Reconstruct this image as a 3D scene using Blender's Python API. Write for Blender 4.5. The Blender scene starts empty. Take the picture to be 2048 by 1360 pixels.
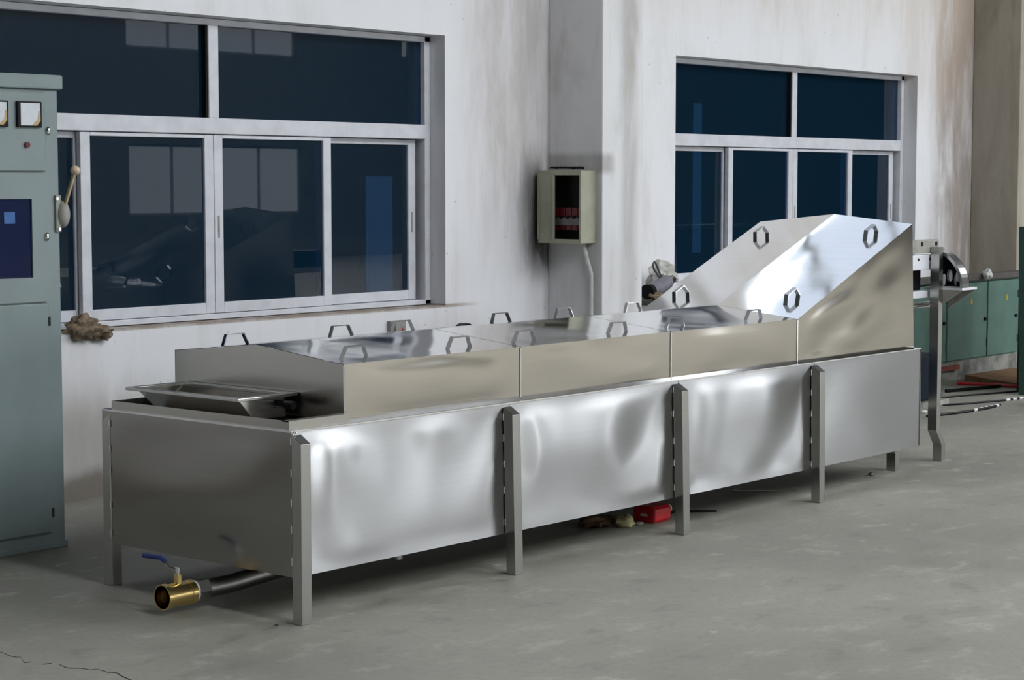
import bpy, math, random
from mathutils import Vector, noise

# ------------------------------------------------------------------ camera, world, exposure
scn = bpy.context.scene
COL = scn.collection
scn.view_settings.view_transform = 'Standard'
scn.view_settings.look = 'None'
scn.view_settings.gamma = 1.0
scn.view_settings.exposure = 0.34
scn.view_settings.use_curve_mapping = False
scn.cycles.max_bounces = 10
scn.cycles.diffuse_bounces = 5
scn.cycles.glossy_bounces = 6
scn.cycles.transparent_max_bounces = 12
scn.cycles.sample_clamp_indirect = 6.0

YAW, PITCH = 0.8653, -0.0811
cam_d = bpy.data.cameras.new('camera')
cam = bpy.data.objects.new('camera', cam_d)
COL.objects.link(cam)
cam_d.sensor_width = 36.0
cam_d.lens = 3876.2 / 2048 * 36.0
cam_d.clip_end = 200
cam.location = (0, 0, 1.6)
cam.rotation_euler = (math.pi / 2 + PITCH, 0, -YAW)
scn.camera = cam

world = bpy.data.worlds.new('sky')
scn.world = world
world.use_nodes = True
world.node_tree.nodes['Background'].inputs[0].default_value = (0.75, 0.86, 1.0, 1)
world.node_tree.nodes['Background'].inputs[1].default_value = 1.0

SKYLIGHT, HIGH_BACK, OPP_LOW, OPP_HIGH, DOOR_GLOW = 15.0, 2.4, 1.0, 1.0, 5.0     # daylight through roof sheets and windows, plus added glowing doorways

# ------------------------------------------------------------------ material helpers
def srgb(r, g, b):
    f = lambda c: (c / 255 / 12.92) if c / 255 <= .04045 else ((c / 255 + .055) / 1.055) ** 2.4
    return (f(r), f(g), f(b), 1)

class NT:
    def __init__(self, name):
        self.m = bpy.data.materials.new(name); self.m.use_nodes = True
        self.t = self.m.node_tree; self.n = self.t.nodes
        self.b = self.n['Principled BSDF']; self.out = self.n['Material Output']
    def add(self, typ, **kw):
        n = self.n.new(typ)
        for k, v in kw.items(): setattr(n, k, v)
        return n
    def link(self, a, b): self.t.links.new(a, b)
    def put(self, sock, v):
        if hasattr(v, 'is_linked') or hasattr(v, 'links'): self.link(v, sock)
        else: sock.default_value = v
    def math(self, op, a, b=0.0, clamp=False):
        n = self.add('ShaderNodeMath', operation=op); n.use_clamp = clamp
        self.put(n.inputs[0], a); self.put(n.inputs[1], b); return n.outputs[0]
    def pos(self, scale=(1, 1, 1), obj=False):
        g = self.add('ShaderNodeTexCoord').outputs['Object'] if obj else self.add('ShaderNodeNewGeometry').outputs['Position']
        v = self.add('ShaderNodeVectorMath', operation='MULTIPLY'); self.link(g, v.inputs[0]); v.inputs[1].default_value = scale
        return v.outputs[0]
    def noise(self, vec, scale=1, detail=4, rough=.55, dist=0):
        n = self.add('ShaderNodeTexNoise'); self.link(vec, n.inputs['Vector'])
        n.inputs['Scale'].default_value = scale; n.inputs['Detail'].default_value = detail
        n.inputs['Roughness'].default_value = rough; n.inputs['Distortion'].default_value = dist
        return n.outputs['Fac']
    def ramp(self, v, a, b, lo=0.0, hi=1.0):
        n = self.add('ShaderNodeMapRange', interpolation_type='SMOOTHSTEP')
        self.put(n.inputs[0], v)
        for i, x in enumerate((a, b, lo, hi)): n.inputs[i + 1].default_value = x
        return n.outputs[0]
    def mix(self, fac, a, b):
        n = self.add('ShaderNodeMix', data_type='RGBA')
        self.put(n.inputs['Factor'], fac); self.put(n.inputs[6], a); self.put(n.inputs[7], b)
        return n.outputs[2]
    def xyz(self):
        s = self.add('ShaderNodeSeparateXYZ'); self.link(self.pos(), s.inputs[0]); return s.outputs
    def bump(self, h, strength=.3, dist=.01):
        n = self.add('ShaderNodeBump'); n.inputs['Strength'].default_value = strength; n.inputs['Distance'].default_value = dist
        self.link(h, n.inputs['Height']); self.link(n.outputs[0], self.b.inputs['Normal'])
    def set(self, **kw):
        for k, v in kw.items(): self.put(self.b.inputs[k.replace('_', ' ')], v)
        return self.m

def paint(name, rgb, rough=.5, metal=0.0, var=.12, scale=18):
    n = NT(name)
    f = n.noise(n.pos(obj=True), scale, 4)
    c = srgb(*rgb); d = tuple(x * (1 - var * 2.2) for x in c[:3]) + (1,)
    return n.set(Base_Color=n.mix(n.ramp(f, .35, .7), c, d), Roughness=rough, Metallic=metal)

def steel(name, rough=.3, col=(.60, .60, .585), aniso=0.0, var=.01):
    """sheet steel; aniso spreads the gloss up and down as on horizontally brushed sheet"""
    n = NT(name)
    f = n.noise(n.pos((1, 1, 1), True), 3.0, 3)
    g = n.noise(n.pos((.5, .5, 40), True), 3.0, 3)
    c2 = tuple(x * .97 for x in col)
    n.set(Base_Color=n.mix(n.ramp(g, .35, .7), (*col, 1), (*c2, 1)), Metallic=1.0, Roughness=n.ramp(f, .3, .7, rough - var, rough + var))
    if aniso:
        t = n.add('ShaderNodeCombineXYZ'); t.inputs[2].default_value = 1.0
        n.link(t.outputs[0], n.b.inputs['Tangent'])
        n.b.inputs['Anisotropic'].default_value = aniso
    return n.m

def emit(name, col, strength):
    n = NT(name)
    return n.set(Base_Color=(.02, .02, .02, 1), Emission_Color=(*col, 1), Emission_Strength=strength, Roughness=.6)

def glass(name, film, tint):
    n = NT(name)
    fr = n.add('ShaderNodeFresnel'); fr.inputs['IOR'].default_value = 1.52
    gl = n.add('ShaderNodeBsdfGlossy'); gl.inputs['Roughness'].default_value = .012; gl.inputs['Color'].default_value = (1, 1, 1, 1)
    tr = n.add('ShaderNodeBsdfTransparent'); tr.inputs['Color'].default_value = (*tint, 1)
    df = n.add('ShaderNodeBsdfDiffuse'); df.inputs['Color'].default_value = (*film, 1)
    ad = n.add('ShaderNodeAddShader'); n.link(tr.outputs[0], ad.inputs[0]); n.link(df.outputs[0], ad.inputs[1])
    bf = n.add('ShaderNodeNewGeometry').outputs['Backfacing']
    fac = n.math('MULTIPLY', fr.outputs[0], n.math('SUBTRACT', 1.0, bf))      # reflect on the outer face of each pane only
    mx = n.add('ShaderNodeMixShader'); n.link(fac, mx.inputs[0]); n.link(ad.outputs[0], mx.inputs[1]); n.link(gl.outputs[0], mx.inputs[2])
    n.link(mx.outputs[0], n.out.inputs['Surface'])
    return n.m

def plaster(name, base, dirty, stains=(), dirt_amt=.25, floor_dirt=True):
    """whitewashed wall with vertical run marks; stains = (x0,x1,soft,z0,z1,amount)"""
    n = NT(name)
    X, Y, Z = n.xyz()
    run = n.noise(n.pos((1.6, 1.6, .45)), 2.0, 5, .6, .5)
    fine = n.noise(n.pos((9, 9, 1.6)), 1.2, 5, .65, .3)
    blot = n.noise(n.pos(), 1.1, 5, .6)
    f = n.math('MULTIPLY', n.ramp(run, .45, .75), dirt_amt)
    f = n.math('ADD', f, n.math('MULTIPLY', n.ramp(fine, .52, .8), dirt_amt * .5))
    f = n.math('MULTIPLY', f, n.ramp(blot, .3, .62, .35, 1.1))
    col = n.mix(f, srgb(*base), srgb(*dirty))
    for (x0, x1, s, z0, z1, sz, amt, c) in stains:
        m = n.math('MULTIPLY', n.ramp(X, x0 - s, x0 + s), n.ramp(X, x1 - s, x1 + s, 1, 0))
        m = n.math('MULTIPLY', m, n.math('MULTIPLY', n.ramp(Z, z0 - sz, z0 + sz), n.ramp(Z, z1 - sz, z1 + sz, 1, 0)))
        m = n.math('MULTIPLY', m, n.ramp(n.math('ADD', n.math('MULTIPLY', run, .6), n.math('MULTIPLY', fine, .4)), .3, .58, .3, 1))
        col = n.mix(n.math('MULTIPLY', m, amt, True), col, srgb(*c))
    if floor_dirt:
        h = n.math('ADD', Z, n.math('MULTIPLY', blot, -.34))
        col = n.mix(n.ramp(h, -.08, .02, .9, 0), col, srgb(96, 84, 68))
        col = n.mix(n.ramp(n.math('ADD', Z, n.math('MULTIPLY', blot, -.7)), -.1, .25, .45, 0), col, srgb(128, 124, 116))
    speck = n.noise(n.pos(), 26, 2)
    col = n.mix(n.ramp(speck, .74, .78, 0, .55), col, srgb(120, 115, 110))
    n.bump(n.math('ADD', blot, n.math('MULTIPLY', fine, .3)), .25, .02)
    return n.set(Base_Color=col, Roughness=.9)

def concrete(name):
    n = NT(name)
    X, Y, Z = n.xyz()
    a = n.noise(n.pos(), .55, 6, .6, .4)
    b = n.noise(n.pos((1.6, 2.4, 1)), 2.4, 7, .7, .25)
    c = n.noise(n.pos(), 30, 4, .7)
    col = n.mix(n.ramp(a, .3, .7), srgb(133, 131, 122), srgb(153, 150, 140))
    col = n.mix(n.ramp(b, .50, .72, 0, .7), col, srgb(174, 171, 162))
    col = n.mix(n.ramp(b, .47, .30, 0, .6), col, srgb(111, 108, 100))
    col = n.mix(n.ramp(c, .45, .8, 0, .25), col, srgb(96, 94, 88))
    d = n.noise(n.pos(), 5.0, 3, .5)
    col = n.mix(n.ramp(d, .70, .74, 0, .6), col, srgb(178, 178, 172))
    n.bump(n.math('ADD', b, n.math('MULTIPLY', c, .2)), .2, .01)
    return n.set(Base_Color=col, Roughness=n.ramp(b, .3, .7, .55, .75))

M = {}
M['plaster'] = plaster('whitewashed_plaster', (232, 232, 236), (178, 166, 154), [
    (8.95, 9.9, .3, 1.2, 9, .6, .55, (164, 152, 144)),
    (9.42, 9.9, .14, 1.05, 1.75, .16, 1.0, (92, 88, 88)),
    (14.85, 15.7, .22, .2, 9, .5, .85, (138, 124, 114)),
    (14.3, 15.7, .35, 2.2, 9, .35, .35, (186, 164, 144)),
    (10.4, 15.7, .5, 2.85, 9, .3, .35, (206, 190, 172)),
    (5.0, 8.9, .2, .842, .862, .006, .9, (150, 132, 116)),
    (8.3, 9.2, .3, .25, .75, .15, .3, (150, 140, 130)),
    (2.0, 9.6, .2, .08, .55, .15, .55, (158, 150, 140))])
M['pillar'] = plaster('whitewashed_pillar', (226, 226, 228), (166, 158, 150), [
    (9.6, 9.8, .05, 1.66, 1.78, .03, .5, (96, 84, 74)), (9.9, 10.05, .05, .3, 9, .4, .45, (150, 142, 136))], .45)
M['pillar_brown'] = plaster('smoke_stained_pillar', (176, 170, 158), (120, 110, 100), [
    (15.4, 15.6, .05, .4, 9, .3, .5, (140, 130, 116))], .75)
M['hall_wall'] = plaster('far_wall_plaster', (96, 91, 84), (74, 68, 60))
M['floor'] = concrete('concrete_floor')
M['ceiling'] = paint('grey_roof_sheet', (120, 122, 122), .7)
M['dark_room'] = paint('dark_room_wall', (70, 74, 78), .9)
M['alu'] = paint('white_aluminium', (214, 215, 222), .38, 0.0, .06, 9)
M['alu_dark'] = paint('weathered_aluminium', (150, 148, 142), .5)
M['blue_glass'] = glass('blue_tinted_glass', (.0035, .0135, .0230), (.26, .45, .64))
M['sky_roof'] = emit('translucent_roof_sheet', (.93, .97, 1.0), SKYLIGHT)
M['sky_back'] = emit('clerestory_daylight', (.82, .90, 1.0), HIGH_BACK)
M['sky_dull'] = emit('dimmed_clerestory_daylight', (.74, .84, 1.0), .78)  # upper panes dimmed to shape the highlight on the hood
M['sky_low'] = emit('frosted_window_daylight', (.86, .93, 1.0), OPP_LOW)
M['sky_high'] = emit('upper_window_daylight', (.86, .93, 1.0), OPP_HIGH)
M['added_door'] = emit('added_doorway_glow', (.90, .95, 1.0), DOOR_GLOW)  # glow of the added doorways
M['room_light'] = emit('dim_daylight_panel', (.55, .8, 1.0), .085)
M['steel'] = steel('brushed_stainless', .31, (.54, .54, .55), .97)
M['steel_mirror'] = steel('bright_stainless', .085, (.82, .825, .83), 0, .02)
M['steel_side'] = steel('warm_satin_stainless', .15, (.48, .445, .40), 0)  # warm reflection of the surroundings put into the side sheets' colour
M['steel_end'] = steel('shaded_end_stainless', .15, (.36, .355, .34), 0)  # darker copy of the sheet, shade of the end face in its colour
M['steel_gable'] = steel('dull_cover_stainless', .23, (.46, .445, .415))
M['steel_leg'] = steel('stainless_tube', .25, (.48, .48, .46))
M['steel_strip'] = steel('stainless_strip', .14, (.36, .36, .36))
M['steel_dark'] = steel('grimy_stainless', .36, (.32, .31, .29))
M['weld'] = steel('weld_bead_steel', .22, (.78, .78, .78))
M['cab'] = paint('grey_green_enamel', (130, 143, 144), .3, 0, .05, 3)
M['cab_seam'] = paint('dark_door_gap', (50, 62, 62), .6)
M['black'] = paint('black_plastic', (16, 16, 18), .45)
M['meter_face'] = paint('meter_dial_white', (206, 210, 216), .4, 0, .04)
M['tan'] = paint('yellowed_card', (196, 166, 112), .6)
M['chrome'] = steel('chrome', .12, (.8, .8, .8))
M['knob'] = paint('cream_ball_knob', (205, 184, 160), .4)
M['rod_brass'] = paint('dull_brass_rod', (160, 146, 112), .4, .6)
M['screen'] = glass('cabinet_window', (.003, .008, .022), (.24, .38, .60))
M['screen_blue'] = paint('blue_panel', (40, 96, 160), .5)
M['box_beige'] = paint('grey_beige_enamel', (168, 168, 148), .45, 0, .08, 6)
M['box_inside'] = paint('dark_box_interior', (26, 20, 18), .7)
M['red_dark'] = paint('dark_red_breaker', (110, 24, 28), .5)
M['grey_strip'] = paint('grey_breaker_strip', (120, 116, 114), .5)
M['pvc'] = paint('white_pvc', (214, 214, 210), .45)
M['brass'] = steel('brass', .24, (.85, .63, .26))
M['blue_grip'] = paint('blue_vinyl_grip', (32, 52, 120), .45)
M['ptfe'] = paint('white_thread_tape', (226, 226, 226), .6)
M['red'] = paint('red_plastic', (196, 22, 34), .35)
M['white'] = paint('white_plastic', (220, 220, 216), .4)
M['paper'] = paint('cream_paper', (206, 196, 150), .8)
M['card'] = paint('brown_cardboard', (150, 112, 78), .85)
M['wood_brown'] = paint('brown_wrapper', (92, 70, 44), .8)
M['cloth'] = paint('dirty_canvas', (146, 128, 106), .95, 0, .3, 30)
M['bag'] = paint('cloudy_plastic_bag', (196, 194, 186), .35)
M['green'] = paint('green_enamel', (92, 124, 114), .45, 0, .08, 4)
M['green_dark'] = paint('dark_green_enamel', (40, 74, 66), .5)
M['slab'] = paint('dark_worktop', (92, 88, 84), .8)
M['plinth'] = paint('rough_plinth', (150, 148, 142), .9, 0, .25, 8)
M['rust'] = paint('rust_red', (142, 74, 60), .8)
M['yellow'] = paint('yellow_mark', (190, 170, 60), .6)
M['violet'] = paint('grey_tool_body', (128, 126, 136), .45)
M['motor'] = paint('dark_blue_motor', (14, 24, 38), .75)
M['deep_blue'] = paint('deep_blue_plate', (34, 58, 108), .6)
for k in ('motor', 'black'): M[k].node_tree.nodes['Principled BSDF'].inputs['Specular IOR Level'].default_value = .2
M['crack'] = paint('floor_crack_dark', (44, 42, 38), .95)
M['cable'] = paint('grey_cable', (84, 88, 90), .5)

# ------------------------------------------------------------------ mesh helpers
OFF = {}
class MB:
    def __init__(self): self.v = []; self.f = []
    def raw(self, vs, fs):
        o = len(self.v); self.v += [Vector(p) for p in vs]; self.f += [tuple(i + o for i in f) for f in fs]; return self
    def box(self, a, b):
        x0, y0, z0 = a; x1, y1, z1 = b
        return self.raw([(x0,y0,z0),(x1,y0,z0),(x1,y1,z0),(x0,y1,z0),(x0,y0,z1),(x1,y0,z1),(x1,y1,z1),(x0,y1,z1)],
                        [(3,2,1,0),(4,5,6,7),(0,1,5,4),(1,2,6,5),(2,3,7,6),(3,0,4,7)])
    def hexa(self, bot, top):      # two quads, same winding (ccw seen from above)
        return self.raw(list(bot) + list(top), [(3,2,1,0),(4,5,6,7),(0,1,5,4),(1,2,6,5),(2,3,7,6),(3,0,4,7)])
    def prism(self, pts, d):       # planar polygon pts extruded by vector d
        n = len(pts); d = Vector(d); p = [Vector(q) for q in pts]
        fs = [tuple(range(n - 1, -1, -1)), tuple(range(n, 2 * n))] + [(i, (i + 1) % n, n + (i + 1) % n, n + i) for i in range(n)]
        return self.raw(p + [q + d for q in p], fs)
    def tube(self, path, r, n=8, caps=True, closed=False):
        P = [Vector(p) for p in path]; rs = r if isinstance(r, (list, tuple)) else [r] * len(P)
        vs = []; m = len(P)
        ref = None
        for i, p in enumerate(P):
            if closed: t = P[(i + 1) % m] - P[i - 1]
            else: t = (P[min(i + 1, m - 1)] - P[max(i - 1, 0)])
            t.normalize()
            if ref is None: ref = Vector((0, 0, 1)) if abs(t.z) < .9 else Vector((1, 0, 0))
            s = t.cross(ref).normalized(); u = s.cross(t); ref = u
            for k in range(n):
                a = 2 * math.pi * k / n
                vs.append(p + (s * math.cos(a) + u * math.sin(a)) * rs[i])
        fs = []
        for i in range(m if closed else m - 1):
            j = (i + 1) % m
            for k in range(n):
                l = (k + 1) % n
                fs.append((i * n + k, i * n + l, j * n + l, j * n + k))
        if caps and not closed:
            fs.append(tuple(range(n - 1, -1, -1))); fs.append(tuple((m - 1) * n + k for k in range(n)))
        return self.raw(vs, fs)
    def cyl(self, a, b, r, n=20, r2=None): return self.tube([a, b], [r, r2 if r2 is not None else r], n)
    def ring(self, a, b, ro, ri, n=24):      # hollow cylinder
        a = Vector(a); b = Vector(b); t = (b - a).normalized()
        ref = Vector((0, 0, 1)) if abs(t.z) < .9 else Vector((1, 0, 0))
        s = t.cross(ref).normalized(); u = s.cross(t); vs = []
        for p, r in ((a, ro), (b, ro), (b, ri), (a, ri)):
            vs += [p + (s * math.cos(2 * math.pi * k / n) + u * math.sin(2 * math.pi * k / n)) * r for k in range(n)]
        fs = [(i * n + k, i * n + (k + 1) % n, ((i + 1) % 4) * n + (k + 1) % n, ((i + 1) % 4) * n + k) for i in range(4) for k in range(n)]
        return self.raw(vs, fs)
    def ball(self, c, r, nu=16, nv=10, bump=0.0, freq=3.0, seed=0.0):
        c = Vector(c); r = Vector(r if isinstance(r, (tuple, list)) else (r, r, r)); vs = []
        for j in range(nv + 1):
            th = math.pi * j / nv
            for i in range(nu):
                ph = 2 * math.pi * i / nu
                d = Vector((math.sin(th) * math.cos(ph), math.sin(th) * math.sin(ph), math.cos(th)))
                k = 1 + (bump * noise.noise(d * freq + Vector((seed, seed * .7, 0))) if bump else 0)
                vs.append(c + Vector((d.x * r.x, d.y * r.y, d.z * r.z)) * k)
        fs = [(j * nu + i, (j + 1) * nu + i, (j + 1) * nu + (i + 1) % nu, j * nu + (i + 1) % nu) for j in range(nv) for i in range(nu)]
        return self.raw(vs, fs)
    def sheet(self, p00, p10, p11, p01, nu, nv, t=.003, disp=None):
        """metal sheet: front grid displaced along its normal (zero at the border), flat back, closed edges"""
        a, b, c, d = [Vector(p) for p in (p00, p10, p11, p01)]
        nrm = (b - a).cross(d - a).normalized(); vs = []
        for layer in (0, 1):
            for j in range(nv + 1):
                v = j / nv
                for i in range(nu + 1):
                    u = i / nu
                    p = (a * (1 - u) + b * u) * (1 - v) + (d * (1 - u) + c * u) * v
                    k = 0
                    if disp:
                        k = disp(u, v)
                    vs.append(p + nrm * (k if layer == 0 else k - t))
        n1 = nu + 1; N = n1 * (nv + 1); fs = []
        for j in range(nv):
            for i in range(nu):
                q = (j * n1 + i, j * n1 + i + 1, (j + 1) * n1 + i + 1, (j + 1) * n1 + i)
                fs.append(q); fs.append(tuple(N + x for x in reversed(q)))
        bd = [i for i in range(nu)] + [j * n1 + nu for j in range(nv)] + [nv * n1 + i for i in range(nu, 0, -1)] + [j * n1 for j in range(nv, 0, -1)]
        for k in range(len(bd)):
            x, y = bd[k], bd[(k + 1) % len(bd)]
            fs.append((y, x, N + x, N + y))
        return self.raw(vs, fs)
    def build(self, name, mat, parent=None, smooth=False, bevel=0.0, label=None, category=None, group=None, kind=None):
        off = OFF.get(parent.name, Vector((0, 0, 0))) if parent else Vector((0, 0, 0))
        me = bpy.data.meshes.new(name); me.from_pydata([tuple(p - off) for p in self.v], [], self.f); me.update()
        me.materials.append(M[mat])
        o = bpy.data.objects.new(name, me); COL.objects.link(o)
        if parent: o.parent = parent; OFF[o.name] = off
        if smooth:
            me.polygons.foreach_set('use_smooth', [True] * len(me.polygons))
            me.set_sharp_from_angle(angle=math.radians(smooth if not isinstance(smooth, bool) else 40))
        if bevel:
            md = o.modifiers.new('bevel', 'BEVEL'); md.width = bevel; md.segments = 2; md.limit_method = 'ANGLE'
        tag(o, label, category, group, kind)
        return o

def tag(o, label=None, category=None, group=None, kind=None):
    for k, v in (('label', label), ('category', category), ('group', group), ('kind', kind)):
        if v: o[k] = v
    return o

def empty(name, loc, label=None, category=None, group=None, kind=None):
    o = bpy.data.objects.new(name, None); COL.objects.link(o); o.location = loc; OFF[o.name] = Vector(loc)
    o.empty_display_size = .1
    return tag(o, label, category, group, kind)

def box(name, a, b, mat, parent=None, bevel=0.0, **kw): return MB().box(a, b).build(name, mat, parent, bevel=bevel, **kw)

# ------------------------------------------------------------------ the hall
WY = 7.95                                    # inner face of the long wall
XA, XB, YO, HT = -7.0, 62.0, -13.8, 8.0
box('floor', (XA - .3, YO - .3, -.15), (XB + .3, 14.0, 0), 'floor', kind='structure')
def wall_with_holes(name, xs, y0, y1, z1, holes, mat):
    """box wall along X, split into cells so that the window openings are real holes"""
    m = MB(); bx = sorted({xs[0], xs[1]} | {h[0] for h in holes} | {h[1] for h in holes})
    for a, b in zip(bx, bx[1:]):
        zs = sorted((h[2], h[3]) for h in holes if h[0] <= a + 1e-6 and h[1] >= b - 1e-6)
        z = 0
        for h0, h1 in zs: m.box((a, y0, z), (b, y1, h0)); z = h1
        m.box((a, y0, z), (b, y1, z1))
    return m.build(name, mat, kind='structure')
W1 = (5.30, 8.71, .853, 2.483); W2 = (11.093, 14.5275, .853, 2.483)
HIGH = [(7.0 + 5.815 * k - 1.75, 7.0 + 5.815 * k + 1.6, 4.58, 6.7) for k in range(-1, 6)]
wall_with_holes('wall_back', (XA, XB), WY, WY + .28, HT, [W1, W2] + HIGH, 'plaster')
OL = [(x, x + 4.6, .95, 2.35) for x in (-2.6, 23.8)]
ADDED_DOORS = [(7.5, 11.5, 0, 4.0), (19.95, 22.15, 0, 3.2), (32.9, 36.0, 0, 4.0)]  # unseen doorways added to light the wall and band the front panels
OH = [(x, x + 4.5, 4.2, 6.4) for x in (-2.6, 7.2, 14.8, 23.8)] + [(31.46, 31.78, 4.35, 6.2)]
wall_with_holes('wall_front', (XA, XB), YO - .28, YO, HT, OL + OH + ADDED_DOORS, 'hall_wall')
box('wall_left', (XA - .28, YO - .28, 0), (XA, WY + .28, HT), 'hall_wall', kind='structure')
box('wall_right', (XB, YO - .28, 0), (XB + .28, WY + .28, HT), 'hall_wall', kind='structure')
ceil = box('ceiling', (XA - .28, YO - .28, HT), (XB + .28, WY + .28, HT + .1), 'ceiling', kind='structure')
for k in range(5):
    x = 3.5 + 5.815 * k
    box('skylight_sheet', (x, -12.0, HT - .03), (x + 1.6, -1.0, HT - .005), 'sky_roof', ceil)

def daylight_window(n, h, y, mat, s, upper=None):
    w = empty('window_%d' % n, (h[0], y, h[2]), kind='structure')
    f = MB(); t = .05; d = s * .05
    ya, yb = min(y, y + d), max(y, y + d)
    f.box((h[0], ya, h[2]), (h[0] + t, yb, h[3])).box((h[1] - t, ya, h[2]), (h[1], yb, h[3]))
    f.box((h[0], ya, h[2]), (h[1], yb, h[2] + t)).box((h[0], ya, h[3] - t), (h[1], yb, h[3]))
    f.build('window_frame', 'alu_dark', w)
    if upper: box('transom_bar', (h[0] + t, ya, 5.15), (h[1] - t, yb, 5.16), 'alu_dark', w)
    k = max(1, round((h[1] - h[0]) / 1.15)); cw = (h[1] - h[0]) / k
    for i in range(k):
        box('pane', (h[0] + i * cw + .035, y + s * .02 - .004, h[2] + t), (h[0] + (i + 1) * cw - .035, y + s * .02 + .004, (h[3] - t) if not upper else 5.15), mat, w)
        if upper: box('pane', (h[0] + i * cw + .035, y + s * .02 - .004, 5.16), (h[0] + (i + 1) * cw - .035, y + s * .02 + .004, h[3] - t), upper, w)
        if i: box('mullion', (h[0] + i * cw - .035, ya, h[2] + t), (h[0] + i * cw + .035, yb, h[3] - t), 'alu_dark', w)
wn = 3
for h in HIGH: daylight_window(wn, h, WY + .12, 'sky_back', 1, 'sky_dull'); wn += 1
for h in OL: daylight_window(wn, h, YO - .12, 'sky_low', -1); wn += 1
for h in OH: daylight_window(wn, h, YO - .12, 'sky_high', -1); wn += 1

for i, h in enumerate(ADDED_DOORS):
    dr = empty('door_%d' % (i + 1), (h[0], YO - .3, 0), kind='structure')
    box('glow_sheet', (h[0] + .1, YO - .26, .02), (h[1] - .1, YO - .24, h[3] - .1), 'added_door', dr)
    MB().box((h[0], YO - .28, 0), (h[0] + .1, YO + .02, h[3])).box((h[1] - .1, YO - .28, 0), (h[1], YO + .02, h[3])).box((h[0], YO - .28, h[3] - .1), (h[1], YO + .02, h[3])).build('door_frame', 'alu_dark', dr)

# pillars
box('pillar', (9.695, 7.509, 0), (10.12, WY, HT), 'pillar', bevel=.008, kind='structure')
box('pillar', (15.51, 7.509, 0), (15.94, WY, HT), 'pillar_brown', bevel=.008, kind='structure')

# dark room behind the tinted windows
m = MB().box((2, 13.6, 0), (30, 13.8, 3.2)).box((2, WY + .28, 3.2), (30, 13.8, 3.4)).box((1.8, WY + .28, 0), (2, 13.8, 3.4)).box((30, WY + .28, 0), (30.2, 13.8, 3.4))
m.build('wall_inner_room', 'dark_room', kind='structure')
def lit(n, x0, x1, z0, z1):
    w = empty('window_%d' % n, (x0, 13.5, z0), kind='structure')
    box('pane', (x0, 13.54, z0), (x1, 13.57, z1), 'room_light', w)
    box('window_frame', (x0 - .04, 13.57, z0 - .04), (x1 + .04, 13.599, z1 + .04), 'dark_room', w)
lit(40, 13.7, 14.05, .5, 1.66); lit(41, 19.30, 19.44, .75, 2.55)

# sliding windows
GY = 8.07
def sliding_window(n, xc, x0, x1):
    w = empty('window_%d' % n, (xc, GY, .86), kind='structure')
    f = MB(); z0, z1 = .857, 2.48
    ya, yb = GY, GY + .09
    f.box((x0, ya, z0), (x0 + .05, yb, z1)).box((x1 - .05, ya, z0), (x1, yb, z1))
    f.box((x0, ya, z1 - .035), (x1, yb, z1)).box((x0, ya, z0), (x1, yb, z0 + .03))
    f.build('frame', 'alu', w, bevel=.004)
    box('transom_bar', (x0 + .05, ya - .012, 1.862), (x1 - .05, yb, 1.948), 'alu', w, bevel=.004)
    mul = box('mullion', (xc - .035, ya - .006, 1.948), (xc + .035, yb, z1 - .035), 'alu', w, bevel=.004)
    box('gasket', (xc - .047, ya + .004, 1.95), (xc - .0352, yb - .01, z1 - .036), 'black', mul)
    for a, b in ((x0 + .05, xc - .035), (xc + .035, x1 - .05)):
        box('pane', (a, ya + .035, 1.948), (b, ya + .041, z1 - .035), 'blue_glass', w)
    # four sashes: the middle two run in the inner track
    S = [(x0 + .06, xc - .83, 1), (xc - .885, xc - .002, 0), (xc + .002, xc + .885, 0), (xc + .83, x1 - .085, 1)]
    for i, (a, b, tr) in enumerate(S):
        y = ya + .003 + tr * .045; t = .062; top = 1.858; bot = .890
        s = MB().box((a, y, bot), (a + t, y + .032, top)).box((b - t, y, bot), (b, y + .032, top))
        s.box((a + t, y, bot), (b - t, y + .032, .948)).box((a + t, y, 1.838 - tr * .012), (b - t, y + .032, top))
        so = s.build('sash', 'alu', w, bevel=.003)
        box('pane', (a + t, y + .014, .948), (b - t, y + .020, 1.838 - tr * .012), 'blue_glass', so)
        if i >= 2:
            hx = (a + t * .45) if i == 2 else (b - t * .5)
            box('finger_pull', (hx - .006, y - .002, 1.30), (hx + .006, y + .002, 1.42), 'alu_dark', so)
    return w
sliding_window(1, 6.985, 5.30, 8.71)
sliding_window(2, 12.82, 11.093, 14.5275)

# floor crack: thin jagged dark line at the lower left
fl = bpy.data.objects['floor']
cr = [(3.829, 5.579), (3.828, 5.537), (3.814, 5.488), (3.817, 5.453), (3.831, 5.447), (3.79, 5.368), (3.812, 5.362), (3.817, 5.305), (3.845, 5.293), (3.853, 5.263), (3.842, 5.203), (3.87, 5.16), (3.874, 5.125), (3.898, 5.117), (3.892, 5.043), (3.909, 5.034), (3.89, 4.976), (3.875, 4.906)]
random.seed(4)
mc = MB(); L = []; R = []
for i, (x, y) in enumerate(cr):
    w_ = random.uniform(.0010, .0032); L.append((x - w_, y - w_, .0012)); R.append((x + w_, y + w_, .0012))
for i in range(len(cr) - 1):
    if i in (6, 8): continue
    mc.raw([L[i], R[i], R[i + 1], L[i + 1]], [(0, 1, 2, 3)])
mc.build('crack', 'crack', fl)

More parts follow.
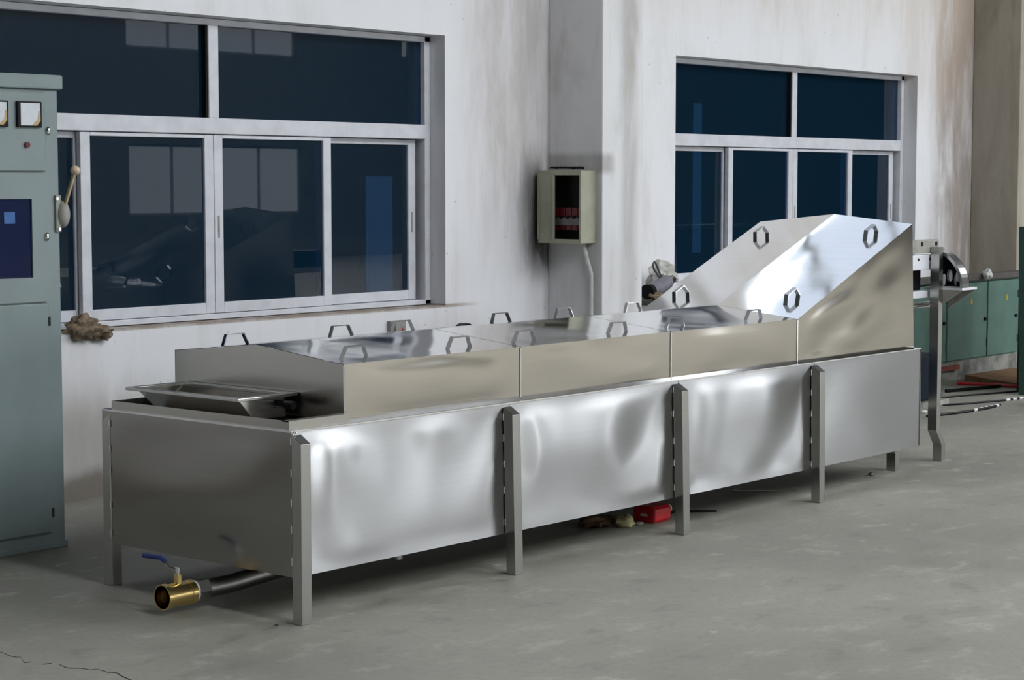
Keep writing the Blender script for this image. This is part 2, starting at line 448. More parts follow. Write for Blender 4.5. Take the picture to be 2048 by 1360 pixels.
# ------------------------------------------------------------------ the stainless conveyor machine
X0, YF, LW = 4.76, 5.05, .05
YP, YB, XE = 5.10, 6.19, 9.4128
ZB, ZT = .1725, .704
mach = empty('conveyor_washer', (X0, YF, 0), 'long stainless steel conveyor machine with lidded tank and steep raised hood', 'machine')
def nz(p, s, seed): return noise.noise(Vector((p[0] * s + seed, p[1] * s - seed * 1.7, seed)))
def win(u, v, e=.12):
    f = lambda t: min(1, t / e) * min(1, (1 - t) / e)
    s = lambda t: t * t * (3 - 2 * t)
    return s(max(0, f(u))) * s(max(0, f(v)))

# tank body
tb = MB()
tb.box((X0 + .004, YP + .006, ZB), (XE - .004, YB - .006, ZB + .012))          # bottom sheet
tb.box((X0 + .004, YB - .010, ZB), (XE - .004, YB - .006, ZT - .01))
tb.box((X0 + .004, YP + .008, ZB + .012), (X0 + .010, YB - .010, ZT - .01)).box((XE - .010, YP + .008, ZB + .012), (XE - .004, YB - .010, ZT - .01))
tb.build('tank_liner', 'steel_dark', mach)
# front panels, oil-canned between the legs
LEGX = [4.76, 5.952, 7.1345, 8.302]
edges = [X0, 5.975, 7.157, 8.325, XE]
def bulge(k):
    A = [(.016, .6, .034), (.022, .5, .030), (.018, .45, .028), (.005, .5, .003)][k]
    def d(u, v):
        b = A[0] * math.sin(math.pi * min(1, max(0, u)) ) ** 1.3 * (.35 + .65 * math.sin(math.pi * v))
        return win(u, v, .16) * (b + A[2] * nz((u * 1.7, v * .9), 1.75, 3.1 + k))
    return d
for k in range(4):
    a, b = edges[k] + .002, edges[k + 1] - .002
    if k == 3: a = edges[k] + .002
    MB().sheet((a, YP + .004, ZB - .004), (b, YP + .004, ZB - .004), (b, YP + .004, ZT), (a, YP + .004, ZT), 56, 30, .003, bulge(k)).build('front_panel', 'steel', mach, smooth=True)
MB().sheet((X0 + .001, YB, ZB), (X0 + .001, YP, ZB), (X0 + .001, YP, ZT), (X0 + .001, YB, ZT), 40, 30, .003,
           lambda u, v: win(u, v, .2) * (.004 * math.sin(math.pi * u) * math.sin(math.pi * v) + .009 * nz((u, v), 1.7, 8.3))).build('end_panel', 'steel_end', mach, smooth=True)
MB().sheet((XE, YB, ZB), (X0, YB, ZB), (X0, YB, ZT), (XE, YB, ZT), 8, 4, .003).build('back_panel', 'steel', mach)
MB().sheet((XE, YP, ZB), (XE, YB, ZB), (XE, YB, ZT), (XE, YP, ZT), 8, 4, .003).build('end_panel', 'steel', mach)
# rim flange and the collar standing on it
r = MB()
r.box((X0, YP, ZT - .004), (XE, YP + .06, ZT + .002)).box((X0, YB - .06, ZT - .004), (XE, YB, ZT + .002))
r.box((X0, YP + .06, ZT - .004), (X0 + .06, YB - .06, ZT + .002)).box((XE - .06, YP + .06, ZT - .004), (XE, YB - .06, ZT + .002))
r.build('rim_flange', 'steel_mirror', mach)
c = MB()
c.box((X0 + .012, YP + .022, ZT + .002), (5.084, YP + .026, ZT + .036)).box((X0 + .012, YB - .05, ZT + .002), (5.084, YB - .046, ZT + .036))
c.box((X0 + .012, YP + .026, ZT + .002), (X0 + .016, YB - .05, ZT + .036))
c.box((X0 + .012, YP + .026, ZT + .032), (5.084, YP + .06, ZT + .036))
c.build('collar', 'steel_gable', mach)
box('deck_plate', (X0 + .018, YP + .03, ZT - .012), (5.08, YB - .052, ZT - .006), 'steel_gable', mach)
# weld beads on the near corner
wb = MB()
for i in range(7):
    wb.ball((X0 + .004 + random.uniform(-.004, .02), YP - .002 + random.uniform(-.006, .006), ZT - .004 - i * .006), (.006, .006, .005), 8, 6)
wb.build('weld_beads', 'weld', mach, smooth=True, kind='stuff')

# legs
def leg(x, y, side, lean=0.0):
    zt = ZT - .012
    m = MB(); w = LW
    yo, yi = (y, y + w) if side < 0 else (y + w, y)       # outer / inner edge
    bot = [(x, y, 0), (x + w, y, 0), (x + w, y + w, 0), (x, y + w, 0)]
    top = [(x + lean, y, zt - (.03 if side < 0 else 0)), (x + w + lean, y, zt - (.03 if side < 0 else 0)),
           (x + w + lean, y + w, zt - (0 if side < 0 else .03)), (x + lean, y + w, zt - (0 if side < 0 else .03))]
    o = m.hexa(bot, top).build('leg', 'steel_leg', mach, bevel=.003)
    b = MB()
    for z in (.2, .32, .43, .55, .64):
        z += random.uniform(-.02, .02)
        b.tube([(x - .001 + lean * z / .7, y + (w if side < 0 else 0), z), (x - .001 + lean * z / .7, y + (w if side < 0 else 0), z + .028)], .0024, 6)
    b.build('weld_beads', 'weld', o, kind='stuff')
    return o
for x, ln in zip(LEGX, (0, -.02, -.022, -.012)): leg(x, YF, -1, ln)
for x in LEGX: leg(x, YB if x != X0 else YB - LW - .0, 1) if x != X0 else leg(X0 - .0025, YB - LW + .0, 1)

# covers
CX = [5.084, 6.1096, 7.1732, 8.2487]
YL0, YL1, YR = 5.158, 6.132, 5.645
ZE, ZR = .922, .972
def handle(p, tx, up, parent, w=.145, wt=.095, h=.048, r=.009):
    """trapezoid grip bar: feet on the sheet, along tx"""
    p = Vector(p); tx = Vector(tx).normalized(); up = Vector(up).normalized()
    t = .0045; cr = tx.cross(up).normalized() * r
    out = [(-w / 2, -.003), (-wt / 2, h), (wt / 2, h), (w / 2, -.003)]
    inn = [(w / 2 - t * 1.3, -.003), (wt / 2 - t * .6, h - t), (-wt / 2 + t * .6, h - t), (-w / 2 + t * 1.3, -.003)]
    m = MB()
    for k in range(3):
        quad = [out[k], out[k + 1], inn[2 - k], inn[3 - k]]
        m.prism([p + tx * a + up * b - cr for a, b in quad], cr * 2)
    return m.build('handle', 'steel_strip', parent)
HX = [((5.23, 5.83), (5.33, 5.94)), ((6.24, 6.89), (6.33, 7.01)), ((7.33, 7.99), (7.49, 8.06))]
for k in range(3):
    a, b = CX[k] + .002, CX[k + 1] - .002
    m = MB()
    dd = lambda u, v, k=k: win(u, v, .2) * .0022 * nz((u * 2, v), 1.8, 1.3 + k)
    df = lambda u, v, k=k: win(u, v, .2) * (.005 * math.sin(math.pi * u) * math.sin(math.pi * v) * (1 if k == 0 else .3) + .002 * nz((u * 2, v), 1.7, 5.3 + k))
    n1 = 40
    m.sheet((a, YL0, ZE), (b, YL0, ZE), (b, YR, ZR), (a, YR, ZR), n1, 16, .002, dd)
    m.sheet((a, YR, ZR), (b, YR, ZR), (b, YL1, ZE), (a, YL1, ZE), n1, 12, .002, dd)
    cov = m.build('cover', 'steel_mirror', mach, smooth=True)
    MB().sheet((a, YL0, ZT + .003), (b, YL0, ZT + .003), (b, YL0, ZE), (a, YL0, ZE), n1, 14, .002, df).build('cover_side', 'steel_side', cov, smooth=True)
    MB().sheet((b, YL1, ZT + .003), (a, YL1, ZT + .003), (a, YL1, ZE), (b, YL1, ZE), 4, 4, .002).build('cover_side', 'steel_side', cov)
    for x, s in ((a, 1), (b, -1)):
        pts = [(x, YL1, ZT + .003), (x, YL0, ZT + .003), (x, YL0, ZE), (x, YR, ZR), (x, YL1, ZE)]
        MB().prism(pts, (s * .002, 0, 0)).build('gable_plate', 'steel_gable', cov)
        MB().tube([(x, YL0 - .001, ZT + .006), (x, YL0 - .001, ZE - .004)], .004, 6).build('weld_bead', 'weld', cov, smooth=True)
    MB().box((a, YL0 - .004, ZT + .002), (b, YL0 + .004, ZT + .010)).build('base_flange', 'steel_mirror', cov)
    sl = math.atan2(ZR - ZE, YR - YL0)
    for x in HX[k][0]: handle((x, 5.25, ZE + (5.25 - YL0) * math.tan(sl)), (1, 0, 0), (0, -math.sin(sl), math.cos(sl)), cov)
    for x in HX[k][1]: handle((x, 6.04, ZE + (YL1 - 6.04) * math.tan(sl)), (1, 0, 0), (0, math.sin(sl), math.cos(sl)), cov)

# inclined hood
HA, HB = CX[3] + .002, 9.394
ZE2, ZR2 = 1.376, 1.425
m = MB()
dh = lambda u, v: win(u, v, .25) * .0030 * nz((u * 1.4, v), 1.9, 7.7)
m.sheet((HA, YL0, ZE), (HB, YL0, ZE2), (HB, YR, ZR2), (HA, YR, ZR), 40, 20, .002, dh)
m.sheet((HA, YR, ZR), (HB, YR, ZR2), (HB, YL1, ZE2), (HA, YL1, ZE), 40, 20, .002, lambda u, v: win(u, v, .25) * .002 * nz((u, v), 2, 2.2))
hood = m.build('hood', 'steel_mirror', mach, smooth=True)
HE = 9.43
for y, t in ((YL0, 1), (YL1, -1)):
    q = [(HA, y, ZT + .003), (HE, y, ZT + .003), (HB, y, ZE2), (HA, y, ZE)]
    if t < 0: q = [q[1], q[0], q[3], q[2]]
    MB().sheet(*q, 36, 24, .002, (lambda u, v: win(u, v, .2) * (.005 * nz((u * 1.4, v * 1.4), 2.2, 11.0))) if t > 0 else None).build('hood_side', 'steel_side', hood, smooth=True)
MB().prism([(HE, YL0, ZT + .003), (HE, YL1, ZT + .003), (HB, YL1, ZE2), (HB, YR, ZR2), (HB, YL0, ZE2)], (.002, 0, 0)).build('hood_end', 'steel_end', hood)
MB().box((HA, YL0 - .004, ZT + .002), (HE, YL0 + .004, ZT + .010)).build('base_flange', 'steel_mirror', hood)
sl = (ZE2 - ZE) / (HB - HA)
tx = Vector((1, 0, sl)).normalized()
for x, y, s in ((8.419, 5.30, 1), (9.199, 5.30, 1), (8.386, 5.966, -1), (9.143, 5.96, -1)):
    z = ZE + (x - HA) * sl + (y - YL0 if s > 0 else YL1 - y) * .1
    handle((x, y, z), tx, (-sl, -.1 * s, 1), hood, .14, .085, .052, .012)

# feed tray in front of the first cover
tr = MB(); z = .80
q = [(4.785, 5.40), (5.10, 5.40), (5.10, 6.06), (4.75, 6.06)]
def ringrect(m, x0, x1, y0, y1, t, za, zb):
    m.box((x0, y0, za), (x1, y0 + t, zb)).box((x0, y1 - t, za), (x1, y1, zb)).box((x0, y0 + t, za), (x0 + t, y1 - t, zb)).box((x1 - t, y0 + t, za), (x1, y1 - t, zb))
ringrect(tr, 4.775, 5.078, 5.40, 6.06, .035, z - .012, z)
tray = tr.build('feed_tray', 'steel_leg', mach, bevel=.002)
zt_, zb_ = z - .012, .712
T = [(4.81, 5.435), (5.043, 5.435), (5.043, 6.025), (4.81, 6.025)]; B = [(4.88, 5.432), (5.043, 5.432), (5.043, 6.0), (4.88, 6.0)]
for i in range(4):
    j = (i + 1) % 4; c0 = Vector((4.95, 5.72, 0))
    q4 = [Vector((*B[i], zb_)), Vector((*B[j], zb_)), Vector((*T[j], zt_)), Vector((*T[i], zt_))]
    nn = (q4[1] - q4[0]).cross(q4[3] - q4[0]).normalized()
    MB().prism(q4, -nn * .003).build('tray_wall', 'steel_gable', tray)
MB().prism([(*p, zb_) for p in B], (0, 0, -.003)).build('tray_floor', 'steel_leg', tray)
MB().cyl((5.0, 5.44, .762), (5.0, 5.34, .762), .016, 14).build('roller_shaft', 'black', mach, smooth=True)

# drain pipe, union and brass ball valve
py, pz = 5.56, .072
MB().tube([(4.72, py, pz), (4.86, py, pz), (5.3, py, pz + .03), (5.35, py, ZB + .02)], .036, 16).build('drain_pipe', 'steel_dark', mach, smooth=True)
hx = [(4.685 , py + .045 * math.cos(a), pz + .045 * math.sin(a)) for a in [math.pi / 3 * i for i in range(6)]]
MB().prism(hx, (.055, 0, 0)).build('pipe_union', 'steel_dark', mach)
MB().cyl((4.672, py, pz), (4.686, py, pz), .042, 20).build('thread_tape', 'ptfe', mach, smooth=True)
v = MB().ring((4.535, py, pz), (4.675, py, pz), .044, .032)
v.ring((4.535, py, pz), (4.556, py, pz), .048, .032)
v.ring((4.65, py, pz), (4.674, py, pz), .046, .03)
v.cyl((4.61, py, pz + .04), (4.61, py, pz + .075), .016, 12)
valve = v.build('drain_valve', 'brass', mach, smooth=True)
MB().ball((4.60, py, pz), .0318, 16, 10).build('valve_ball', 'steel_dark', valve, smooth=True)
MB().cyl((4.61, py, pz + .072), (4.61, py, pz + .10), .009, 10).build('stem', 'chrome', valve, smooth=True)
MB().tube([(4.61, py, pz + .094), (4.60, py + .03, pz + .10), (4.595, py + .055, pz + .122)], .007, 8).build('lever', 'chrome', valve, smooth=True)
MB().tube([(4.596, py + .05, pz + .118), (4.59, py + .075, pz + .132), (4.57, py + .15, pz + .134)], .009, 8).build('lever_grip', 'blue_grip', valve, smooth=True)

MB().cyl((5.72, 5.5, .05), (5.72, 5.5, ZB + .002), .03, 14).build('drain_stub', 'steel_leg', mach, smooth=True)
# discharge end: posts with cranked feet, bearing blocks, chain guard, shelf, motor
def post(x, y, top):
    m = MB(); w, d = .055, .045
    zs = [(0, .065), (.10, .065), (.185, 0), (top, 0)]
    for (za, xa), (zb, xb) in zip(zs, zs[1:]):
        m.hexa([(x + xa, y, za), (x + xa + d, y, za), (x + xa + d, y + w, za), (x + xa, y + w, za)],
               [(x + xb, y, zb), (x + xb + d, y, zb), (x + xb + d, y + w, zb), (x + xb, y + w, zb)])
    m.build('post', 'steel_leg', mach)
post(9.945, 5.285, 1.235); post(9.945, 5.95, 1.2)
post(9.44, 5.30, .70); post(9.44, 5.95, .70)
dz = MB().box((9.43, 5.345, 1.20), (10.05, 5.40, 1.275)).build('bearing_bracket', 'alu_dark', mach, bevel=.004)
for x in (9.85, 10.015): MB().cyl((x, 5.346, 1.252), (x, 5.342, 1.252), .013, 12).build('bolt_hole', 'black', dz)
dz = MB().box((9.43, 5.35, 1.105), (9.99, 5.40, 1.19)).build('bearing_block', 'alu', mach, bevel=.004)
for x in (9.82, 9.955): MB().cyl((x, 5.351, 1.165), (x, 5.347, 1.165), .008, 12).build('bolt_hole', 'black', dz)
MB().box((9.43, 5.42, .985), (9.98, 5.9, 1.105)).build('drive_housing', 'black', mach, bevel=.004)
MB().box((9.43, 5.36, .945), (9.98, 5.9, .985)).build('cross_plate', 'alu', mach, bevel=.003)
MB().cyl((9.43, 5.37, .905), (9.99, 5.37, .905), .018, 12).build('tie_bar', 'chrome', mach, smooth=True)
# curved sprocket guard: quarter drum on a bracket, open towards the tank
gx0, gx1, gy, gz, RO, RI = 9.995, 10.075, 5.385, 1.006, .222, .205
m = MB(); N = 18
for i in range(N):
    a, b = math.pi * .5 * i / N, math.pi * .5 * (i + 1) / N
    P = lambda r, t: (gy - r * math.sin(t), gz + r * math.cos(t))
    (ya, za), (yb, zb), (yc, zc), (yd, zd) = P(RO, a), P(RO, b), P(RI, b), P(RI, a)
    m.hexa([(gx0, yd, zd), (gx0, yc, zc), (gx1, yc, zc), (gx1, yd, zd)], [(gx0, ya, za), (gx0, yb, zb), (gx1, yb, zb), (gx1, ya, za)])
guard = m.build('sprocket_guard', 'steel_leg', mach, smooth=True)
MB().prism([(gx1, gy, gz)] + [(gx1, gy - RO * math.sin(t), gz + RO * math.cos(t)) for t in [math.pi / 2 * i / 10 for i in range(11)]], (.004, 0, 0)).build('guard_plate', 'motor', guard)  # dark paint stands in for the dim inside of the guard
for i in range(5):
    MB().ball((10.03 + .02 * (i % 2), 5.30 - i * .022, 1.045 + .03 * abs(math.sin(i * 2.1))), (.012, .012, .034), 8, 6, .3, 3, i).build('chain_link', 'steel_dark' if i % 2 else 'alu', guard, smooth=True)
MB().box((9.99, 5.163, .990), (10.17, 5.40, 1.004)).build('shelf_plate', 'alu', mach)
for x in (9.992, 10.155):
    MB().prism([(x, 5.335, .989), (x, 5.165, .989), (x, 5.335, .875)], (.010, 0, 0)).build('gusset', 'alu_dark', mach)
mt = MB().box((9.56, 5.42, .336), (10.26, 5.80, .602)).build('motor_cover', 'motor', mach, bevel=.012)
MB().box((9.44, 5.39, .305), (10.29, 5.9, .334)).build('motor_shelf', 'alu_dark', mach)

# ------------------------------------------------------------------ electrical cabinet at the left
CX0, CX1, CY, CZ = 4.36, 5.162, 6.98, 2.0
cab = empty('electrical_cabinet', ((CX0 + CX1) / 2, CY, 0), 'tall grey-green steel electrical cabinet with meters and side switch lever', 'cabinet')
box('body', (CX0, CY + .006, 0), (CX1, CY + .62, CZ), 'cab', cab, bevel=.006)
box('top_cap', (CX0 - .012, CY - .016, CZ), (CX1 + .016, CY + .64, CZ + .062), 'cab', cab, bevel=.008)
box('base_kick', (CX0 - .004, CY - .004, 0), (CX1 + .008, CY + .63, .03), 'cab', cab, bevel=.004)
d1 = box('meter_door', (CX0 + .05, CY - .010, 1.648), (CX1 - .075, CY + .004, 1.985), 'cab', cab, bevel=.004)
d2 = MB()
wx0, wx1, wz0, wz1 = 4.62, 5.008, 1.192, 1.530
a0, a1, b0, b1 = CX0 + .05, CX1 - .075, 1.086, 1.640
d2.box((a0, CY - .010, b0), (wx0, CY + .004, b1)).box((wx1, CY - .010, b0), (a1, CY + .004, b1)).box((wx0, CY - .010, b0), (wx1, CY + .004, wz0)).box((wx0, CY - .010, wz1), (wx1, CY + .004, b1))
d2 = d2.build('switch_door', 'cab', cab)
wn_ = box('window_pane', (wx0, CY - .002, wz0), (wx1, CY + .001, wz1), 'screen', d2)
box('inner_plate', (wx0, CY + .0015, wz0), (wx1, CY + .0045, wz1), 'deep_blue', d2)
box('display', (4.87, CY - .004, 1.425), (4.925, CY - .0021, 1.475), 'screen_blue', d2)
d3 = box('lower_door', (CX0 + .05, CY - .010, .075), (CX1 - .075, CY + .004, 1.078), 'cab', cab, bevel=.004)
for z in (.16, 1.0): MB().cyl((CX1 - .075, CY - .010, z - .02), (CX1 - .075, CY - .010, z + .02), .006, 8).build('hinge', 'cab_seam', d3)
for x in (4.745 + .02, 4.934):
    mt = box('meter', (x, CY - .026, 1.834), (x + .124, CY - .010, 1.945), 'black', cab, bevel=.003)
    MB().prism([(x + .014, CY - .027, 1.842), (x + .092, CY - .027, 1.842), (x + .112, CY - .027, 1.862), (x + .112, CY - .027, 1.938), (x + .014, CY - .027, 1.938)], (0, -.001, 0)).build('dial', 'meter_face', mt)
    MB().prism([(x + .07, CY - .0285, 1.842), (x + .094, CY - .0285, 1.842), (x + .113, CY - .0285, 1.862), (x + .113, CY - .0285, 1.905), (x + .105, CY - .0285, 1.905), (x + .10, CY - .0285, 1.868)], (0, -.001, 0)).build('dial_corner', 'tan', mt)
MB().cyl((4.986, CY - .010, 1.76), (4.986, CY - .022, 1.76), .012, 14).build('indicator_lamp', 'red_dark', cab, smooth=True)
for x, z in ((5.10 - .003, 1.822), (5.092 - .012, 1.367)):
    k = MB().ball((x, CY - .012, z), (.013, .012, .020), 12, 8).build('door_lock', 'chrome', cab, smooth=True)
sw = box('switch_plate', (CX1 - .026, CY - .006, 1.385), (CX1 + .002, CY + .05, 1.545), 'alu_dark', cab, bevel=.003)
MB().ball((CX1 + .014, CY + .006, 1.462), (.034, .036, .060), 18, 12).build('switch_boss', 'alu_dark', sw, smooth=True)
MB().cyl((CX1 - .022, CY - .012, 1.53), (CX1 - .022, CY - .002, 1.53), .006, 8).build('screw', 'chrome', sw)
MB().cyl((CX1 - .012, CY - .012, 1.398), (CX1 - .012, CY - .002, 1.398), .006, 8).build('screw', 'chrome', sw)
lv = MB().tube([(CX1 + .012, CY - .01, 1.485), (CX1 + .062, CY - .02, 1.635)], .0095, 10).build('switch_lever', 'rod_brass', cab, smooth=True)
MB().ball((CX1 + .068, CY - .021, 1.652), .022, 16, 10).build('ball_knob', 'knob', lv, smooth=True)

# ------------------------------------------------------------------ breaker box on the pillar, with conduit
bx0, bx1 = 9.55, 9.694
by0, by1, bz0, bz1 = 7.56, 7.905, 1.218, 1.672
bb = empty('breaker_box', (bx0, by0, bz0), 'grey-beige steel breaker box with open window mounted on pillar', 'breaker box')
m = MB(); t = .012
m.box((bx0, by0, bz0), (bx1, by0 + t, bz1)).box((bx0, by1 - t, bz0), (bx1, by1, bz1)).box((bx0, by0 + t, bz0), (bx1, by1 - t, bz0 + t)).box((bx0, by0 + t, bz1 - t), (bx1, by1 - t, bz1))
m.build('body', 'box_beige', bb, bevel=.003)
hy0, hy1, hz0, hz1 = 7.572, 7.775, 1.243, 1.645
m = MB(); f0 = bx0 - .010
m.box((f0, by0, bz0 - .002), (bx0, hy0, bz1 + .002)).box((f0, hy1, bz0 - .002), (bx0, by1, bz1 + .002)).box((f0, hy0, bz0 - .002), (bx0, hy1, hz0)).box((f0, hy0, hz1), (bx0, hy1, bz1 + .002))
cv = m.build('cover', 'box_beige', bb)
box('window_lip', (f0 - .012, hy1, hz0), (f0, hy1 + .006, hz1), 'box_beige', cv)
box('hinge', (f0 - .006, by1 - .012, bz0 + .02), (f0, by1 + .004, bz1 - .02), 'box_beige', cv)
box('back_plate', (bx1 - .03, by0 + t, bz0 + t), (bx1 - .02, by1 - t, bz1 - t), 'box_inside', bb)
for i in range(5):
    y = 7.585 + i * .05
    br = box('breaker', (9.60, y, 1.30), (9.66, y + .044, 1.44), 'red_dark', bb)
    box('toggle', (9.588, y + .012, 1.37), (9.60, y + .032, 1.39), 'black', br)
box('label_strip', (9.592, 7.58, 1.33), (9.599, 7.83, 1.378), 'grey_strip', bb)
MB().tube([(9.665, 7.64, 1.216), (9.672, 7.63, 1.17), (9.675, 7.595, 1.06), (9.678, 7.582, 1.02), (9.678, 7.582, .6), (9.678, 7.582, 0.0)], .014, 12).build('conduit', 'pvc', smooth=True, label='white plastic conduit running down the pillar below breaker box', category='conduit')
sb = MB().box((9.688, 7.66, 1.692), (9.697, 7.93, 1.702))
for i in range(8): sb.ball((9.692, 7.67 + i * .035, 1.694 + random.uniform(-.004, .004)), (.006, .02, .006), 8, 6)
sb.build('wall_slot', 'black', label='black charred slot in the pillar just above breaker box', category='slot')

# things low on the wall behind the machine
ws = empty('socket_box', (8.26, WY, .69), 'small grey wall box with red triangle behind the machine covers', 'socket')
box('body', (8.198, WY - .03, .66), (8.33, WY, .786), 'alu_dark', ws, bevel=.004)
box('recess', (8.206, WY - .0315, .668), (8.24, WY - .0301, .778), 'wood_brown', ws)
MB().prism([(8.27, WY - .031, .69), (8.325, WY - .031, .69), (8.298, WY - .031, .745)], (0, -.001, 0)).build('triangle_mark', 'red', ws)
MB().ring((8.852, WY - .05, .655), (8.852, WY, .655), .085, .06, 24).build('pipe_sleeve', 'black', smooth=True, label='black pipe sleeve in white wall peeking over the machine ridge', category='pipe')

# ------------------------------------------------------------------ rag on the left window sill
rg = MB()
rg.ball((5.985, WY - .02, .873), (.085, .06, .055), 28, 18, .55, 2.6, 2.0)
rg.ball((6.075, WY - .025, .848), (.07, .045, .032), 24, 14, .7, 3.0, 5.0)
rg.ball((6.115, WY - .035, .836), (.035, .035, .03), 16, 12, .6, 3.4, 9.0)
rg.build('work_glove', 'cloth', smooth=60, label='crumpled dirty brown work glove on window sill beside cabinet', category='glove')

# ------------------------------------------------------------------ clutter right of the pillar
st = empty('tool_stand', (10.5, 7.5, 0), 'low grey stand against wall behind hood carrying tools', 'stand')
box('top', (10.16, 7.42, .80), (11.3, 7.93, .83), 'slab', st)
for x in (10.18, 11.24):
    for y in (7.44, 7.87): box('leg', (x, y, 0), (x + .04, y + .04, .80), 'slab', st)
pt = empty('power_tool', (10.4, 7.6, .832), 'grey power tool with looped cable lying beside the pillar', 'power tool')
MB().tube([(10.27, 7.55, .892), (10.36, 7.57, .905), (10.52, 7.60, .938)], [.045, .052, .048], 16).build('housing', 'violet', pt, smooth=True)
MB().tube([(10.215, 7.54, .886), (10.268, 7.55, .891)], [.05, .046], 16).build('end_cap', 'black', pt, smooth=True)
MB().tube([(10.52, 7.60, .935), (10.60, 7.615, .953)], [.036, .03], 14).build('collar', 'chrome', pt, smooth=True)
MB().ball((10.27, 7.50, .861), (.06, .05, .022), 16, 10, .5, 3, 1.0).build('dust_bag', 'cloth', pt, smooth=60)
lp = [(10.47, 7.60, .955), (10.42, 7.60, .985), (10.37, 7.6, 1.03), (10.36, 7.6, 1.062), (10.375, 7.6, 1.078), (10.40, 7.605, 1.065), (10.43, 7.605, 1.02), (10.455, 7.6, .975), (10.48, 7.6, .95)]
MB().tube(lp, .0065, 8).build('cable_loop', 'cable', pt, smooth=True)
MB().ball((10.66, 7.74, .965), (.12, .08, .10), 28, 18, .5, 2.4, 4.0).build('plastic_bag', 'bag', smooth=60, label='cloudy crumpled plastic bag on stand below right window corner', category='bag')

# ------------------------------------------------------------------ green cabinets at the far right
gb = empty('tool_cabinet', (14.2, 7.4, 0), 'low green steel cabinet with dark worktop beside brown pillar', 'cabinet')
gy = 7.40
box('plinth', (12.7, gy + .02, 0), (15.42, 7.50, .15), 'plinth', gb)
box('body', (12.7, gy + .02, .15), (15.42, 7.50, .80), 'green', gb)
box('worktop', (12.65, gy - .03, .80), (15.46, 7.505, .85), 'slab', gb, bevel=.008)
for x0, x1 in ((12.72, 13.38), (13.40, 14.06), (14.08, 14.765), (14.785, 15.33)):
    dr = box('door', (x0, gy, .165), (x1, gy + .02, .785), 'green', gb, bevel=.004)
    xm = x1 - .05 if x0 in (14.08,) else x0 + .06
    MB().cyl((x1 - .045, gy, .475), (x1 - .045, gy - .015, .475), .014, 12).build('door_lock', 'black', dr)
    MB().prism([((x0 + x1) / 2 + .06 - .02, gy - .001, .61), ((x0 + x1) / 2 + .06 + .025, gy - .001, .615), ((x0 + x1) / 2 + .06, gy - .001, .67)], (0, -.001, 0)).build('paint_mark', 'yellow', dr)
    for z in (.28, .66): MB().cyl((x1 - .003, gy - .002, z - .03), (x1 - .003, gy - .002, z + .03), .006, 8).build('hinge', 'green_dark', dr)
box('rust_strip', (13.9, gy - .012, .09), (14.28, gy + .019, .125), 'rust', gb)
MB().ball((14.61, 7.325, .85), (.04, .035, .045), 20, 14, .4, 3, 3.0).build('white_connector', 'white', smooth=60, label='white plastic fitting hanging over green cabinet worktop edge', category='fitting')
gf = empty('steel_rack', (13.57, 6.5, 0), 'dark green steel rack cut off by right picture edge', 'rack')
MB().hexa([(13.57, 6.47, 0), (13.62, 6.47, 0), (13.62, 6.53, 0), (13.57, 6.53, 0)], [(13.52, 6.47, 1.27), (13.57, 6.47, 1.27), (13.57, 6.53, 1.27), (13.52, 6.53, 1.27)]).build('upright', 'green_dark', gf)
box('rear_panel', (13.60, 6.54, .03), (14.6, 6.56, 1.2), 'black', gf)
box('upright', (14.58, 6.47, 0), (14.63, 6.53, 1.27), 'green_dark', gf)
for z in (.25, .75, 1.2): box('shelf', (13.60, 6.30, z), (14.6, 6.54, z + .03), 'green_dark', gf)

# ------------------------------------------------------------------ floor litter
rb = empty('red_bottle', (7.34, 5.5, 0), 'red plastic jerry can with white cap lying under the machine', 'bottle')
m = MB()
def rr(x, y0, y1, z0, z1, c):
    return [(x, y0 + c, z0), (x, y1 - c, z0), (x, y1, z0 + c), (x, y1, z1 - c), (x, y1 - c, z1), (x, y0 + c, z1), (x, y0, z1 - c), (x, y0, z0 + c)]
secs = [rr(7.275, 5.42, 5.53, 0.004, .076, .010), rr(7.28, 5.41, 5.54, 0, .08, .014), rr(7.40, 5.41, 5.54, 0, .08, .014), rr(7.44, 5.435, 5.515, .015, .07, .014), rr(7.455, 5.455, 5.495, .028, .062, .010)]
fs = []
for i in range(4):
    for k in range(8): fs.append((i * 8 + k, i * 8 + (k + 1) % 8, (i + 1) * 8 + (k + 1) % 8, (i + 1) * 8 + k))
fs += [tuple(range(7, -1, -1)), tuple(32 + k for k in range(8))]
m.raw([p for s in secs for p in s], fs).build('body', 'red', rb, bevel=.003)
MB().cyl((7.455, 5.475, .045), (7.478, 5.475, .045), .019, 16).build('cap', 'white', rb, smooth=True)
box('label_print', (7.2735, 5.452, .032), (7.2745, 5.492, .044), 'white', rb)
pw = empty('wrapper', (7.1, 5.5, 0), 'brown paper wrapper with cream end lying under the machine', 'wrapper')
MB().ball((7.05, 5.56, .024), (.10, .07, .028), 24, 12, .5, 2.5, 6.0).build('paper_roll', 'wood_brown', pw, smooth=60)
MB().ball((7.135, 5.46, .025), (.045, .045, .032), 16, 10, .45, 2.5, 7.0).build('torn_end', 'paper', pw, smooth=60)
rb.location += Vector((.01, -.085, 0)); pw.location += Vector((.01, -.06, 0))
MB().ball((7.235, 5.38, .006), (.03, .018, .006), 14, 8, .4, 3, 2).build('glass_shard', 'bag', smooth=True, label='small clear plastic scrap beside the red bottle', category='scrap')
MB().cyl((8.32, 5.584, .007), (8.53, 5.33, .007), .006, 10).build('steel_rod', 'chrome', smooth=True, label='thin steel rod lying on floor between machine legs', category='rod')
bl = MB().cyl((4.672, 5.11, .006), (4.70, 5.115, .006), .005, 8).build('bolt', 'chrome', smooth=True, label='tiny bolt on floor beside front corner leg', category='bolt')
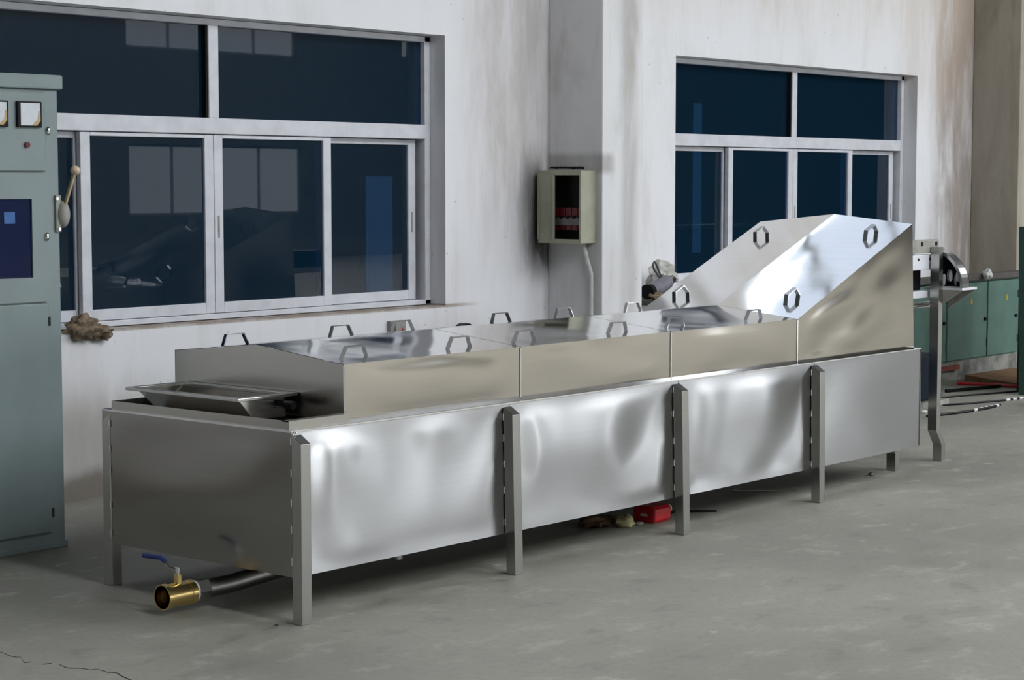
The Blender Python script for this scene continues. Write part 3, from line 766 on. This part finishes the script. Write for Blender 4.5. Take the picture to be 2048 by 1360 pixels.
MB().tube([(7.50, 5.46, .006), (7.56, 5.43, .010), (7.62, 5.45, .006), (7.68, 5.38, .006), (7.76, 5.30, .005)], .006, 6).build('wire_offcut', 'black', smooth=True, label='short black wire offcut under machine near third leg', category='wire')
def cable(name, pts, r, mat, label, cat='cable', z=None):
    q = [Vector((x, y, r)) for x, y in pts]; out = []
    for i in range(len(q) - 1):
        p0, p1, p2, p3 = q[max(i - 1, 0)], q[i], q[i + 1], q[min(i + 2, len(q) - 1)]
        for s in range(5):
            t = s / 5
            out.append(.5 * ((2 * p1) + (p2 - p0) * t + (2 * p0 - 5 * p1 + 4 * p2 - p3) * t * t + (3 * p1 - p0 - 3 * p2 + p3) * t ** 3))
    out.append(q[-1])
    return MB().tube(out, r, 6).build(name, mat, smooth=True, label=label, category=cat)
cable('rubber_strip', [(13.35, 7.02), (13.5, 6.98), (13.7, 6.93), (13.95, 6.87)], .014, 'black', 'thick black rubber strip on floor in front of green cabinet', 'strip')
cable('cable', [(12.95, 6.85), (13.2, 6.80), (13.5, 6.70), (13.8, 6.62), (14.1, 6.60)], .007, 'black', 'thin dark cable between rubber strip and white banded tape')
k1 = cable('cable', [(11.85, 6.37), (12.0, 6.335), (12.2, 6.30), (12.42, 6.28), (12.62, 6.28), (12.8, 6.30)], .010, 'black', 'black cable with white bands near the discharge post')
for i in range(5):
    x = 12.36 + i * .085
    MB().tube([(x, 6.283 + .002 * i, .0105), (x + .05, 6.283 + .002 * i, .0105)], .0115, 8).build('white_band', 'white', k1, smooth=True)
k2 = cable('cable', [(12.55, 6.62), (12.7, 6.54), (12.9, 6.48), (13.1, 6.42), (13.35, 6.38), (13.6, 6.34)], .008, 'black', 'black cable with white bands near the right rack')
for i in range(4):
    x = 13.12 + i * .085
    MB().tube([(x, 6.415 - .012 * i, .0085), (x + .05, 6.408 - .012 * i, .0085)], .0100, 8).build('white_band', 'white', k2, smooth=True)
cable('nylon_rope', [(13.92, 7.22), (13.95, 7.12), (13.985, 7.02), (14.0, 6.80), (14.05, 6.72), (14.12, 6.69)], .014, 'red', 'tangled red rope on floor in front of cardboard', 'rope')
cb = MB().hexa([(14.16, 6.85, .002), (14.75, 6.75, .002), (14.95, 7.25, .002), (14.25, 7.33, .002)], [(14.16, 6.85, .02), (14.75, 6.75, .03), (14.95, 7.25, .06), (14.25, 7.33, .05)])
cb.build('cardboard_sheet', 'card', label='brown cardboard sheet on floor before green cabinet', category='cardboard')
MB().ball((13.02, 6.17, .02), (.03, .03, .03), 10, 8, .5, 2, 1).build('rubber_plug', 'black', smooth=60, label='small black rubber lump near white banded cable', category='plug')
MB().ball((12.05, 6.5, .012), (.03, .02, .012), 10, 8, .4, 2, 3).build('paper_scrap', 'white', smooth=60, label='small white scrap on floor behind banded cable', category='scrap')
MB().ball((9.30, 5.33, .008), (.03, .015, .008), 10, 6, .4, 2, 5).build('metal_scrap', 'steel_dark', smooth=60, label='small dark metal scrap beneath the hood end', category='scrap')
